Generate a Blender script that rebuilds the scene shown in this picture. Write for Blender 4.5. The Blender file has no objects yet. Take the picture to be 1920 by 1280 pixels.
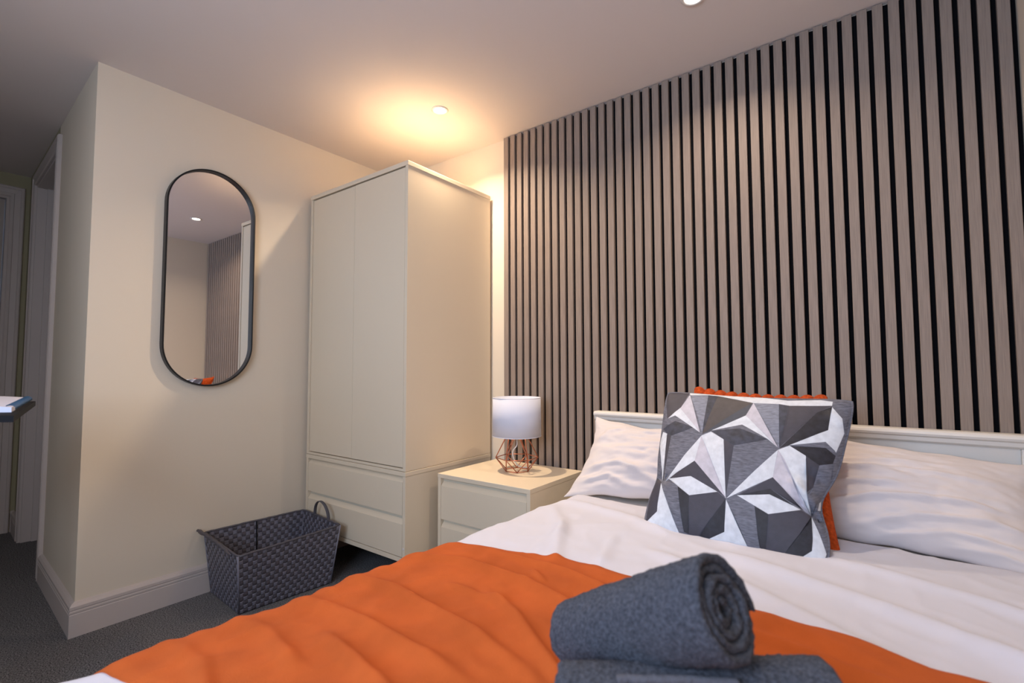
import bpy, bmesh, math, random
from mathutils import Vector, Matrix, noise
from mathutils.geometry import delaunay_2d_cdt
from math import sin, cos, pi, sqrt, exp
random.seed(7)
SC = bpy.context.scene
COL = SC.collection

# ------------------------------------------------------------------ camera
CAMLOC = Vector((2.56741, -2.12844, 1.05180))
YAW, PITCH, ROLL = 0.640745, 0.053023, -0.002707
def camera():
    f = Vector((-sin(YAW)*cos(PITCH), cos(YAW)*cos(PITCH), sin(PITCH)))
    r = Vector((cos(YAW), sin(YAW), 0)); u = r.cross(f)
    r2 = cos(ROLL)*r + sin(ROLL)*u; u2 = -sin(ROLL)*r + cos(ROLL)*u
    m = Matrix((r2, u2, -f)).transposed().to_4x4(); m.translation = CAMLOC
    cd = bpy.data.cameras.new('camera'); cd.sensor_width = 36; cd.lens = 36*910.76/1920
    cd.clip_start = .02
    cd.dof.use_dof = True; cd.dof.focus_distance = 2.0; cd.dof.aperture_fstop = 3.2
    c = bpy.data.objects.new('camera', cd); c.matrix_world = m; COL.objects.link(c)
    SC.camera = c
camera()

# ------------------------------------------------------------------ light and exposure
SC.view_settings.view_transform = 'Standard'; SC.view_settings.look = 'None'
SC.view_settings.gamma = 1; SC.view_settings.use_curve_mapping = False
SC.view_settings.exposure = 0.24
H = 2.336
SPOTS = [(.868, -.448), (2.105, -.449), (2.1, -2.1), (.9, -2.35)]
SPOT_POWER = [13.5, 5, 2.6, 3.2]
SPOT_COLOR = [(1, .77, .54), (1, .80, .62), (1, .76, .56), (1, .74, .52)]
WINDOW = (1.25, 2.65, .95, 2.05)      # x0, x1, z0, z1 in the wall behind the camera
DAYLIGHT = 56
def area(name, loc, rot, sx, sy, power, color):
    l = bpy.data.lights.new(name, 'AREA'); l.shape = 'RECTANGLE'; l.size = sx; l.size_y = sy
    l.energy = power; l.color = color
    o = bpy.data.objects.new(name, l); o.location = loc; o.rotation_euler = rot; COL.objects.link(o)
W = bpy.data.worlds.new('world'); SC.world = W; W.use_nodes = True
W.node_tree.nodes['Background'].inputs[0].default_value = (.55, .7, 1, 1)
W.node_tree.nodes['Background'].inputs[1].default_value = .9
area('daylight', ((WINDOW[0]+WINDOW[1])/2, -3.22, (WINDOW[2]+WINDOW[3])/2), (pi/2, 0, 0), WINDOW[1]-WINDOW[0], WINDOW[3]-WINDOW[2], DAYLIGHT, (.58, .74, 1))

# ------------------------------------------------------------------ materials
def mat(name, color, rough=.6, metal=0, bump=0, scale=200, detail=2, var=0, sheen=0, stretch=None, spec=None, bumpd=.001, vscale=None):
    m = bpy.data.materials.new(name); m.use_nodes = True; nt = m.node_tree; N = nt.nodes; L = nt.links
    b = N['Principled BSDF']; b.inputs['Base Color'].default_value = (*color, 1)
    b.inputs['Roughness'].default_value = rough; b.inputs['Metallic'].default_value = metal
    if spec is not None: b.inputs['Specular IOR Level'].default_value = spec
    if sheen:
        b.inputs['Sheen Weight'].default_value = sheen; b.inputs['Sheen Roughness'].default_value = .5
        b.inputs['Sheen Tint'].default_value = (*[min(1, c*1.5+.1) for c in color], 1)
    if bump or var:
        tc = N.new('ShaderNodeTexCoord'); mp = N.new('ShaderNodeMapping')
        if stretch: mp.inputs['Scale'].default_value = stretch
        L.new(tc.outputs['Object'], mp.inputs[0])
        nz = N.new('ShaderNodeTexNoise'); nz.inputs['Scale'].default_value = scale; nz.inputs['Detail'].default_value = detail
        L.new(mp.outputs[0], nz.inputs['Vector'])
        if bump:
            bp = N.new('ShaderNodeBump'); bp.inputs['Strength'].default_value = bump; bp.inputs['Distance'].default_value = bumpd
            L.new(nz.outputs['Fac'], bp.inputs['Height']); L.new(bp.outputs[0], b.inputs['Normal'])
        if var:
            n2 = nz
            if vscale:
                n2 = N.new('ShaderNodeTexNoise'); n2.inputs['Scale'].default_value = vscale; n2.inputs['Detail'].default_value = 3
                L.new(mp.outputs[0], n2.inputs['Vector'])
            mx = N.new('ShaderNodeMix'); mx.data_type = 'RGBA'
            mr = N.new('ShaderNodeMapRange'); mr.inputs[1].default_value = .3; mr.inputs[2].default_value = .7
            L.new(n2.outputs['Fac'], mr.inputs[0]); L.new(mr.outputs[0], mx.inputs[0])
            mx.inputs[6].default_value = (*[c*(1-var) for c in color], 1)
            mx.inputs[7].default_value = (*[min(1, c*(1+var)) for c in color], 1)
            L.new(mx.outputs[2], b.inputs['Base Color'])
    return m
def emit(name, color, s):
    m = bpy.data.materials.new(name); m.use_nodes = True; nt = m.node_tree
    b = nt.nodes['Principled BSDF']; b.inputs['Base Color'].default_value = (.8, .8, .8, 1)
    b.inputs['Emission Color'].default_value = (*color, 1); b.inputs['Emission Strength'].default_value = s
    return m
M = dict(
 wall=mat('cream_wall_paint', (.70, .61, .485), .85, bump=.05, scale=120),
 ceil=mat('white_ceiling_paint', (.70, .63, .59), .9, bump=.04, scale=90),
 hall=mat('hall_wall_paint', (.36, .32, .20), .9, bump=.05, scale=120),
 trim=mat('satin_trim_paint', (.54, .47, .43), .45),
 door=mat('door_paint', (.40, .35, .31), .5),
 carpet=mat('grey_carpet', (.18, .172, .17), .98, bump=1, scale=260, detail=6, var=.85, bumpd=.006, vscale=210, spec=.1),
 felt=mat('black_felt', (.004, .004, .005), .98, bump=.4, scale=400, spec=.1),
 slat=mat('grey_oak_veneer', (.262, .205, .168), .55, bump=.12, scale=60, detail=5, var=.16, stretch=(6, 6, .18), spec=.3),
 cream=mat('cream_lacquer', (.72, .61, .455), .42, spec=.35),
 creamd=mat('cream_groove', (.66, .60, .47), .5),
 gold=mat('brass_leg', (.75, .48, .1), .3, 1),
 black=mat('black_metal', (.012, .013, .015), .35, .4),
 white=mat('white_bed_paint', (.72, .69, .64), .4),
 cotton=mat('white_cotton', (.60, .60, .68), .85, bump=.15, scale=900, sheen=.15),
 pcotton=mat('white_pillow_cotton', (.66, .61, .61), .85, bump=.15, scale=900, sheen=.1),
 sheet=mat('fitted_sheet', (.72, .70, .68), .9),
 orange=mat('orange_fleece', (.46, .098, .022), .95, bump=.5, scale=500, detail=4, var=.12, sheen=.15, bumpd=.002, vscale=9, spec=.1),
 fur=mat('orange_faux_fur', (.50, .075, .014), .98, bump=1, scale=350, detail=4, var=.3, sheen=.2, bumpd=.004, vscale=120, spec=.1),
 towel=mat('grey_terry', (.078, .084, .105), 1, bump=1, scale=420, detail=3, var=.45, sheen=.25, bumpd=.005, vscale=230, spec=.05),
 towelhem=mat('grey_hem', (.12, .12, .14), 1, bump=1, scale=300, detail=3, sheen=.2, bumpd=.003, spec=.05),
 shade=mat('white_lampshade', (.62, .64, .74), .8, bump=.1, scale=600),
 copper=mat('copper_wire', (.50, .17, .09), .42, .65),
 plastic=mat('white_plastic', (.8, .8, .8), .35),
 webh=mat('painted_sheen_webbing', (.18, .175, .215), .42, bump=.2, scale=500),  # sheen put into the colour: crosswise straps painted paler
 webv=mat('painted_dull_webbing', (.085, .075, .088), .5, bump=.2, scale=500),  # same strapping painted darker, as upright runs catch less light
 rim=mat('charcoal_rim', (.085, .078, .09), .6, bump=.5, scale=300),
 paper=mat('white_paper', (.62, .62, .72), .8),
 pcoat=mat('black_board', (.008, .008, .010), .7, spec=.15),
 blue=mat('blue_binding', (.02, .06, .11), .4),
 glow=emit('led_lens', (1, .93, .82), 14),
 bezel=mat('white_bezel', (.7, .66, .62), .4),
)
m = mat('mirror_silver', (.80, .81, .84), .01, 1); M['mirror'] = m
# window glass: lets the daylight through, reflects a little
g = bpy.data.materials.new('window_glass'); g.use_nodes = True; nt = g.node_tree; nt.nodes.clear()
o_ = nt.nodes.new('ShaderNodeOutputMaterial'); mx = nt.nodes.new('ShaderNodeMixShader'); mx.inputs[0].default_value = .08
tr = nt.nodes.new('ShaderNodeBsdfTransparent'); gl = nt.nodes.new('ShaderNodeBsdfGlossy'); gl.inputs['Roughness'].default_value = .02
nt.links.new(tr.outputs[0], mx.inputs[1]); nt.links.new(gl.outputs[0], mx.inputs[2]); nt.links.new(mx.outputs[0], o_.inputs[0]); M['glass'] = g
# printed velvet tones of the patterned cushion
TONES = {'W': (.64, .67, .72), 'P': (.52, .50, .56), 'D': (.045, .043, .060), 'B': (.020, .020, .028), 'N': (.014, .014, .022),
         'T': (.125, .13, .165), 'V': (.035, .040, .062), 'L': (.20, .215, .27), 'M': (.065, .056, .058), 'S': (.050, .058, .080)}
for k, c in TONES.items():
    M['c'+k] = mat('cushion_print_'+{'W': 'white', 'P': 'pale', 'D': 'slate', 'B': 'dark', 'N': 'black', 'T': 'textured', 'V': 'navy', 'L': 'light', 'M': 'brown', 'S': 'steel'}[k],
                   c, .62, bump=.35, scale=500, var={'T': .35, 'L': .25, 'N': .5, 'V': .4, 'B': .3}.get(k, .10), stretch=(.4, .4, 2.2) if k in 'TL' else None, sheen=.05, vscale=140 if k in 'TL' else 60)

# ------------------------------------------------------------------ mesh helpers
def world_loc(o):
    v = Vector((0, 0, 0))
    while o: v += o.location; o = o.parent
    return v
def fin(name, bm, m, parent=None, smooth=False, mats=None):
    """bm is in world coordinates; children are shifted to their parent's frame (Empties are never rotated)"""
    if parent is not None:
        off = world_loc(parent); bmesh.ops.translate(bm, vec=-off, verts=bm.verts)
    me = bpy.data.meshes.new(name); bm.normal_update(); bm.to_mesh(me); bm.free()
    o = bpy.data.objects.new(name, me); COL.objects.link(o)
    for x in (mats or [m]): me.materials.append(M[x])
    if parent is not None: o.parent = parent
    if smooth: me.polygons.foreach_set('use_smooth', [True]*len(me.polygons))
    return o
def empty(name, loc, label, cat, group=None):
    o = bpy.data.objects.new(name, None); o.location = loc; o.empty_display_size = .1; COL.objects.link(o)
    return tag(o, label, cat, group)
def tag(o, label, cat, group=None):
    o['label'] = label; o['category'] = cat
    if group: o['group'] = group
    return o
def struct(o): o['kind'] = 'structure'; return o
def stuff(o): o['kind'] = 'stuff'; return o
def box(bm, x0, x1, y0, y1, z0, z1, bev=0, seg=2):
    vs = [bm.verts.new(p) for p in [(x0,y0,z0),(x1,y0,z0),(x1,y1,z0),(x0,y1,z0),(x0,y0,z1),(x1,y0,z1),(x1,y1,z1),(x0,y1,z1)]]
    fs = [bm.faces.new([vs[i] for i in f]) for f in [(3,2,1,0),(4,5,6,7),(0,1,5,4),(1,2,6,5),(2,3,7,6),(3,0,4,7)]]
    if bev:
        es = list({e for f in fs for e in f.edges})
        bmesh.ops.bevel(bm, geom=es, offset=bev, segments=seg, affect='EDGES', profile=.6)
def B(name, m, parent, *a, bev=.0015, **k):
    bm = bmesh.new(); box(bm, *a, bev=bev); return fin(name, bm, m, parent)
def prism(bm, prof, f0, f1):
    """prof: 2D points, f0/f1 map a 2D point to 3D at each end"""
    a = [bm.verts.new(f0(p)) for p in prof]; b = [bm.verts.new(f1(p)) for p in prof]; n = len(prof)
    for i in range(n): bm.faces.new((a[i], a[(i+1) % n], b[(i+1) % n], b[i]))
    bm.faces.new(a[::-1]); bm.faces.new(b)
    bmesh.ops.recalc_face_normals(bm, faces=bm.faces)
def tube(bm, pts, r, n=8, closed=False):
    pts = [Vector(p) for p in pts]; rings = []; N = len(pts)
    up = None
    for i, p in enumerate(pts):
        t = (pts[(i+1) % N]-pts[i-1]) if closed else (pts[min(i+1, N-1)]-pts[max(i-1, 0)])
        t.normalize()
        if up is None: up = t.orthogonal().normalized()
        up = (up - t*up.dot(t)); up = up.normalized() if up.length > 1e-6 else t.orthogonal().normalized()
        s = t.cross(up); rr = r[i] if isinstance(r, (list, tuple)) else r
        rings.append([bm.verts.new(p + (up*cos(2*pi*k/n)+s*sin(2*pi*k/n))*rr) for k in range(n)])
    for i in range(N if closed else N-1):
        a, b = rings[i], rings[(i+1) % N]
        for k in range(n): bm.faces.new((a[k], a[(k+1) % n], b[(k+1) % n], b[k]))
    if not closed: bm.faces.new(rings[0][::-1]); bm.faces.new(rings[-1])
def lathe(bm, prof, c, n=48, closed=False):
    rings = []
    for r, z in prof: rings.append([bm.verts.new((c[0]+r*cos(2*pi*k/n), c[1]+r*sin(2*pi*k/n), c[2]+z)) for k in range(n)])
    R = len(rings)
    for i in range(R if closed else R-1):
        a, b = rings[i], rings[(i+1) % R]
        for k in range(n): bm.faces.new((a[k], a[(k+1) % n], b[(k+1) % n], b[k]))
    return rings
def grid(bm, nu, nv, f):
    g = [[bm.verts.new(f(i/nu, j/nv)) for j in range(nv+1)] for i in range(nu+1)]
    for i in range(nu):
        for j in range(nv): bm.faces.new((g[i][j], g[i+1][j], g[i+1][j+1], g[i][j+1]))
    return g
def fbm(x, y, z=0, o=3):
    s = 0; a = 1
    for k in range(o): s += a*noise.noise((x*2**k, y*2**k, z+7.3*k)); a *= .5
    return s
def lerp(a, b, t): return a+(b-a)*t
def sstep(a, b, x):
    t = min(1, max(0, (x-a)/(b-a))); return t*t*(3-2*t)
def interp(tab, x):
    if x <= tab[0][0]: return tab[0][1]
    for (a, va), (b, vb) in zip(tab, tab[1:]):
        if x <= b:
            t = (x-a)/(b-a); t = t*t*(3-2*t)*.5+t*.5; return va+(vb-va)*t
    return tab[-1][1]

# ------------------------------------------------------------------ room shell
XR = 2.96; YE = -1.583; XH = -1.95; YB = -3.05; SL = .048
def yret(x): return YE - SL*x            # face of the hall-side return wall (slightly out of square)
def quadbox(name, pts, z0, z1, m, kindstruct=True, parent=None):
    bm = bmesh.new(); prism(bm, pts, lambda p: (p[0], p[1], z0), lambda p: (p[0], p[1], z1))
    o = fin(name, bm, m, parent); 
    return struct(o) if kindstruct else o
struct(B('floor', 'carpet', None, XH-.9, XR+.15, YB-.12, .15, -.1, 0, bev=0))
struct(B('ceiling', 'ceil', None, XH-.9, XR+.15, YB-.12, .15, H, H+.1, bev=0))
wall_back = struct(B('wall_back', 'wall', None, 0, XR, 0, .12, 0, H, bev=0))
struct(B('wall_right', 'wall', None, XR, XR+.12, YB, .12, 0, H, bev=0))
quadbox('wall_left', [(0, YE), (0, .12), (-.12, .12), (-.12, yret(-.12))], 0, H, 'wall')
# return wall into the hall, with a door opening
DX0, DX1, DZ = -.86, -1.62, 2.20
hallwall = quadbox('wall_hall', [(-.12, yret(-.12)), (-.12, yret(-.12)+.12), (DX0, yret(DX0)+.12), (DX0, yret(DX0))], 0, H, 'wall')
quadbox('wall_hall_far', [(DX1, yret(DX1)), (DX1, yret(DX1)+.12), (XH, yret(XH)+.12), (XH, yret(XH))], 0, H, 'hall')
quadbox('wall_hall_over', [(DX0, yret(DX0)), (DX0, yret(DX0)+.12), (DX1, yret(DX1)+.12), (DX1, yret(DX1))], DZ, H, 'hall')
# hall end wall with a doorway, hall near side, wall behind the camera
EY0, EY1, EZ = -1.585, -2.42, 2.18
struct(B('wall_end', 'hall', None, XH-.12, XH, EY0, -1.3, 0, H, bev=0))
struct(B('wall_end_over', 'hall', None, XH-.12, XH, EY1, EY0, EZ, H, bev=0))
struct(B('wall_end_near', 'hall', None, XH-.12, XH, -2.75, EY1, 0, H, bev=0))
struct(B('wall_hall_side', 'hall', None, XH, 0, -2.75, -2.63, 0, H, bev=0))
struct(B('wall_left_near', 'wall', None, -.12, 0, YB, -2.63, 0, H, bev=0))
wx0, wx1, wz0, wz1 = WINDOW
struct(B('wall_front', 'wall', None, 0, wx0, YB-.12, YB, 0, H, bev=0))
struct(B('wall_front_right', 'wall', None, wx1, XR, YB-.12, YB, 0, H, bev=0))
struct(B('wall_front_below', 'wall', None, wx0, wx1, YB-.12, YB, 0, wz0, bev=0))
struct(B('wall_front_above', 'wall', None, wx0, wx1, YB-.12, YB, wz1, H, bev=0))
win = empty('window_1', ((wx0+wx1)/2, YB-.06, wz0), 'white framed window', 'window'); struct(win)
del win['label'], win['category']
for n_, a in (('window_frame', (wx0, wx0+.05, YB-.09, YB-.04, wz0, wz1)), ('window_frame', (wx1-.05, wx1, YB-.09, YB-.04, wz0, wz1)),
              ('window_frame', (wx0+.05, wx1-.05, YB-.09, YB-.04, wz0, wz0+.05)), ('window_frame', (wx0+.05, wx1-.05, YB-.09, YB-.04, wz1-.05, wz1)),
              ('mullion', ((wx0+wx1)/2-.025, (wx0+wx1)/2+.025, YB-.085, YB-.045, wz0+.05, wz1-.05))):
    B(n_, 'trim', win, *a)
for a in ((wx0+.05, (wx0+wx1)/2-.025), ((wx0+wx1)/2+.025, wx1-.05)):
    B('pane', 'glass', win, a[0], a[1], YB-.068, YB-.064, wz0+.05, wz1-.05, bev=0)
B('window_sill', 'trim', win, wx0-.04, wx1+.04, YB, YB+.08, wz0-.025, wz0)

# skirting: chamfered top and two grooves
SK = [(0, 0), (.018, 0), (.018, .086), (.0155, .088), (.0155, .091), (.018, .093), (.018, .099), (.0155, .101), (.0155, .104), (.018, .106), (.018, .117), (.011, .126), (0, .132)]
def skirt(name, a, b, na, nb):
    """profile swept from a to b; na/nb: outward offset directions at the two ends (mitres)"""
    bm = bmesh.new()
    prism(bm, SK, lambda p: (a[0]+na[0]*p[0], a[1]+na[1]*p[0], p[1]), lambda p: (b[0]+nb[0]*p[0], b[1]+nb[1]*p[0], p[1]))
    struct(fin(name, bm, 'trim'))
skirt('baseboard_left', (0, YE), (0, 0), (1, -1.05), (1, -1))
skirt('baseboard_hall', (0, YE), (DX0+.075, yret(DX0+.075)), (1, -1.05), (-.048, -1))
skirt('baseboard_hall_far', (DX1-.075, yret(DX1-.075)), (XH, yret(XH)), (-.048, -1), (1, -1))
skirt('baseboard_end', (XH, yret(XH)), (XH, EY0+.075), (1, -1), (1, 0))
skirt('baseboard_back', (0, 0), (.944, 0), (1, -1), (0, -1))
skirt('baseboard_right', (XR, YB), (XR, 0), (-1, 1), (-1, -1))
skirt('baseboard_front', (0, YB), (XR, YB), (1, 1), (-1, 1))

# architraves (moulded) and jambs of the two hall doorways
AR = [(0, 0), (.07, 0), (.07, .014), (.064, .019), (.052, .019), (.049, .014), (.022, .012), (.019, .016), (.006, .016), (0, .011)]
def arch(name, frame, x0, x1, z1, parent):
    """frame(s, d, z): s along the wall, d out of it"""
    sg = 1 if x1 > x0 else -1
    bm = bmesh.new(); prism(bm, AR, lambda p: frame(x0-sg*p[0], p[1], 0), lambda p: frame(x0-sg*p[0], p[1], z1+p[0])); fin(name, bm, 'trim', parent)
    bm = bmesh.new(); prism(bm, AR, lambda p: frame(x1+sg*p[0], p[1], 0), lambda p: frame(x1+sg*p[0], p[1], z1+p[0])); fin(name, bm, 'trim', parent)
    bm = bmesh.new(); prism(bm, AR, lambda p: frame(x0-sg*p[0], p[1], z1+p[0]), lambda p: frame(x1+sg*p[0], p[1], z1+p[0])); fin(name, bm, 'trim', parent)
d1 = bpy.data.objects.new('door_1', None); d1.location = ((DX0+DX1)/2, yret(DX0), 0); COL.objects.link(d1); struct(d1)
arch('architrave', lambda s, d, z: (s, yret(s)-d, z), DX0, DX1, DZ, d1)
def jbox(name, s0, s1, d0, d1_, z0, z1, m, parent, fr):
    bm = bmesh.new(); prism(bm, [(s0, d0), (s1, d0), (s1, d1_), (s0, d1_)], lambda p: fr(p[0], p[1], z0), lambda p: fr(p[0], p[1], z1)); fin(name, bm, m, parent)
F1 = lambda s, d, z: (s, yret(s)-d, z)
jbox('jamb', DX0-.014, DX0, .001, -.121, 0, DZ, 'trim', d1, F1)
jbox('jamb', DX1, DX1+.014, .001, -.121, 0, DZ, 'trim', d1, F1)
jbox('jamb', DX0-.014, DX1+.014, .001, -.121, DZ-.014, DZ, 'trim', d1, F1)
jbox('door_stop', DX1+.014, DX1+.028, -.045, -.08, 0, DZ-.014, 'trim', d1, F1)
jbox('door_stop', DX0-.028, DX0-.014, -.045, -.08, 0, DZ-.014, 'trim', d1, F1)
jbox('door_leaf', DX0-.018, DX1+.018, -.082, -.12, .008, DZ-.018, 'door', d1, F1)
d2 = bpy.data.objects.new('door_2', None); d2.location = (XH, (EY0+EY1)/2, 0); COL.objects.link(d2); struct(d2)
F2 = lambda s, d, z: (XH+d, s, z)
arch('architrave', F2, EY0, EY1, EZ, d2)
jbox('jamb', EY0-.014, EY0, .001, -.121, 0, EZ, 'trim', d2, F2)
jbox('jamb', EY1, EY1+.014, .001, -.121, 0, EZ, 'trim', d2, F2)
jbox('jamb', EY0-.014, EY1+.014, .001, -.121, EZ-.014, EZ, 'trim', d2, F2)
jbox('door_leaf', EY0-.018, EY1+.018, -.03, -.07, .008, EZ-.018, 'door', d2, F2)

# slatted oak panel: black felt and one object per slat
PIT = .0448; SW = .03024; XS = .944; ST = .0246
B('felt_backing', 'felt', wall_back, XS+.002, XR-.001, -.008, -.0002, 0, H-.006, bev=0)
sb = bmesh.new(); box(sb, -SW/2, SW/2, -ST, -.008, .001, H-.004, bev=.0012, seg=1)
sme = bpy.data.meshes.new('slat'); sb.to_mesh(sme); sb.free(); sme.materials.append(M['slat'])
for i in range(46):
    x = XS+SW/2+i*PIT
    if x+SW/2 > XR: break
    s_ = bpy.data.objects.new('slat', sme); s_.location = (x, random.uniform(-.0004, 0), 0); s_.parent = wall_back; COL.objects.link(s_)

# recessed ceiling lights
def spot(i, x, y):
    t = empty('ceiling_light', (x, y, H), ['round recessed ceiling light glowing above the cream wardrobe', 'round recessed ceiling light at the top edge of the photo by the slatted wall',
        'round recessed ceiling light above the foot of the bed', 'round recessed ceiling light near the window behind'][i], 'ceiling light', 'recessed ceiling lights')
    bm = bmesh.new(); lathe(bm, [(.042, -.0005), (.042, -.003), (.039, -.0055), (.031, -.0045), (.028, -.0005)], (x, y, H), 40, True); fin('bezel', bm, 'bezel', t, True)
    bm = bmesh.new(); r = lathe(bm, [(.027, -.0008), (.02, -.0022), (.01, -.0028)], (x, y, H), 32); bm.faces.new(r[-1][::-1]); fin('lens', bm, 'glow', t)
    l = bpy.data.lights.new('lamp', 'AREA'); l.shape = 'DISK'; l.size = .042; l.spread = math.radians(138 if i < 2 else 178); l.energy = SPOT_POWER[i]; l.color = SPOT_COLOR[i]
    o = bpy.data.objects.new('lamp', l); o.location = (0, 0, -.0062); o.parent = t; COL.objects.link(o)
for i, (x, y) in enumerate(SPOTS): spot(i, x, y)

# ------------------------------------------------------------------ wardrobe
def front_drawer(name, m, parent, x0, x1, yf, z0, z1, th=.018, ch=.021):
    """drawer front whose top edge slopes back to make a finger grip"""
    bm = bmesh.new(); pr = [(yf, z0), (yf, z1-ch), (yf+.003, z1-ch+.003), (yf+th, z1), (yf+th, z0)]
    prism(bm, pr, lambda p: (x0, p[0], p[1]), lambda p: (x1, p[0], p[1])); return fin(name, bm, m, parent)
def wardrobe():
    x0, x1, yf, yb = .028, .845, -.63, -.022
    t = empty('wardrobe', ((x0+x1)/2, (yf+yb)/2, 0), 'tall cream wardrobe with two doors over two drawers standing in the corner', 'wardrobe')
    def carcass(name, z0, z1, top, bot):
        bm = bmesh.new(); e = .018
        box(bm, x0, x0+e, yf, yb, z0, z1-top, .0012); box(bm, x1-e, x1, yf, yb, z0, z1-top, .0012)
        box(bm, x0-.001, x1+.002, yf-.002, yb, z1-top, z1, .0015); box(bm, x0+e, x1-e, yf, yb, z0, z0+bot, .0012)
        box(bm, x0+e, x1-e, yb-.008, yb, z0+bot, z1-top)
        return fin(name, bm, 'cream', t)
    carcass('upper_cabinet', .579, 2.024, .022, .012)
    carcass('lower_cabinet', .172, .577, .020, .020)
    d = B('door', 'cream', t, .0495, .4325, yf+.004, yf+.019, .595, 1.996)
    d = B('door', 'cream', t, .4365, .8235, yf+.002, yf+.017, .595, 1.996)
    for z0, z1 in ((.380, .551), (.196, .362)):
        front_drawer('drawer', 'cream', t, .0485, .8245, yf+.001, z0, z1)
    bm = bmesh.new(); box(bm, .046, .827, yf+.02, yf+.03, .19, .557); fin('grip_rail', bm, 'creamd', t)
    bm = bmesh.new()
    lathe(bm, [(.0045, -.002), (.0045, .002)], (0, 0, 0), 16)
    bmesh.ops.contextual_create(bm, geom=[e for e in bm.edges if e.is_boundary]); 
    bmesh.ops.rotate(bm, matrix=Matrix.Rotation(pi/2, 3, 'X'), verts=bm.verts); bmesh.ops.translate(bm, vec=(.836, yf-.001, .235), verts=bm.verts)
    o = fin('screw_cap', bm, 'bezel', t); o['label'] = 'small grey screw cap'
    for x in (.08, .80):
        for y in (-.60, -.07):
            bm = bmesh.new(); tube(bm, [(x, y, .173), (x, y, .165), (x+(.012 if x > .4 else -.012), y+(.0 if y > -.3 else -.012), .0)], [.014, .010, .006], 14)
            o = fin('leg', bm, 'gold', t, True); o['label'] = 'slim brass leg'
wardrobe()

# ------------------------------------------------------------------ nightstand
def nightstand():
    x0, x1, yf, yb, top = .897, 1.4246, -.4754, -.030, .554
    t = empty('nightstand', ((x0+x1)/2, (yf+yb)/2, 0), 'cream two-drawer nightstand between the wardrobe and the bed', 'nightstand')
    bm = bmesh.new(); e = .018
    box(bm, x0, x0+e, yf, yb, .13, top-.02, .0012); box(bm, x1-e, x1, yf, yb, .13, top-.02, .0012)
    box(bm, x0+e, x1-e, yf, yb, .13, .148, .0012); box(bm, x0+e, x1-e, yb-.008, yb, .148, top-.02)
    fin('cabinet', bm, 'cream', t)
    B('top', 'cream', t, x0-.001, x1+.001, yf-.002, yb, top-.02, top, bev=.0018)
    for z0, z1 in ((.345, .518), (.152, .330)):
        front_drawer('drawer', 'cream', t, x0+.0195, x1-.0195, yf+.001, z0, z1)
    B('grip_rail', 'creamd', t, x0+.018, x1-.018, yf+.02, yf+.03, .148, top-.02)
    for x in (x0+.045, x1-.045):
        for y in (yf+.045, yb-.045):
            bm = bmesh.new(); tube(bm, [(x, y, .131), (x, y, .12), (x+(.01 if x > 1.1 else -.01), y, 0)], [.013, .010, .006], 12)
            o = fin('leg', bm, 'gold', t, True); o['label'] = 'slim brass leg'
nightstand()

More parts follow.
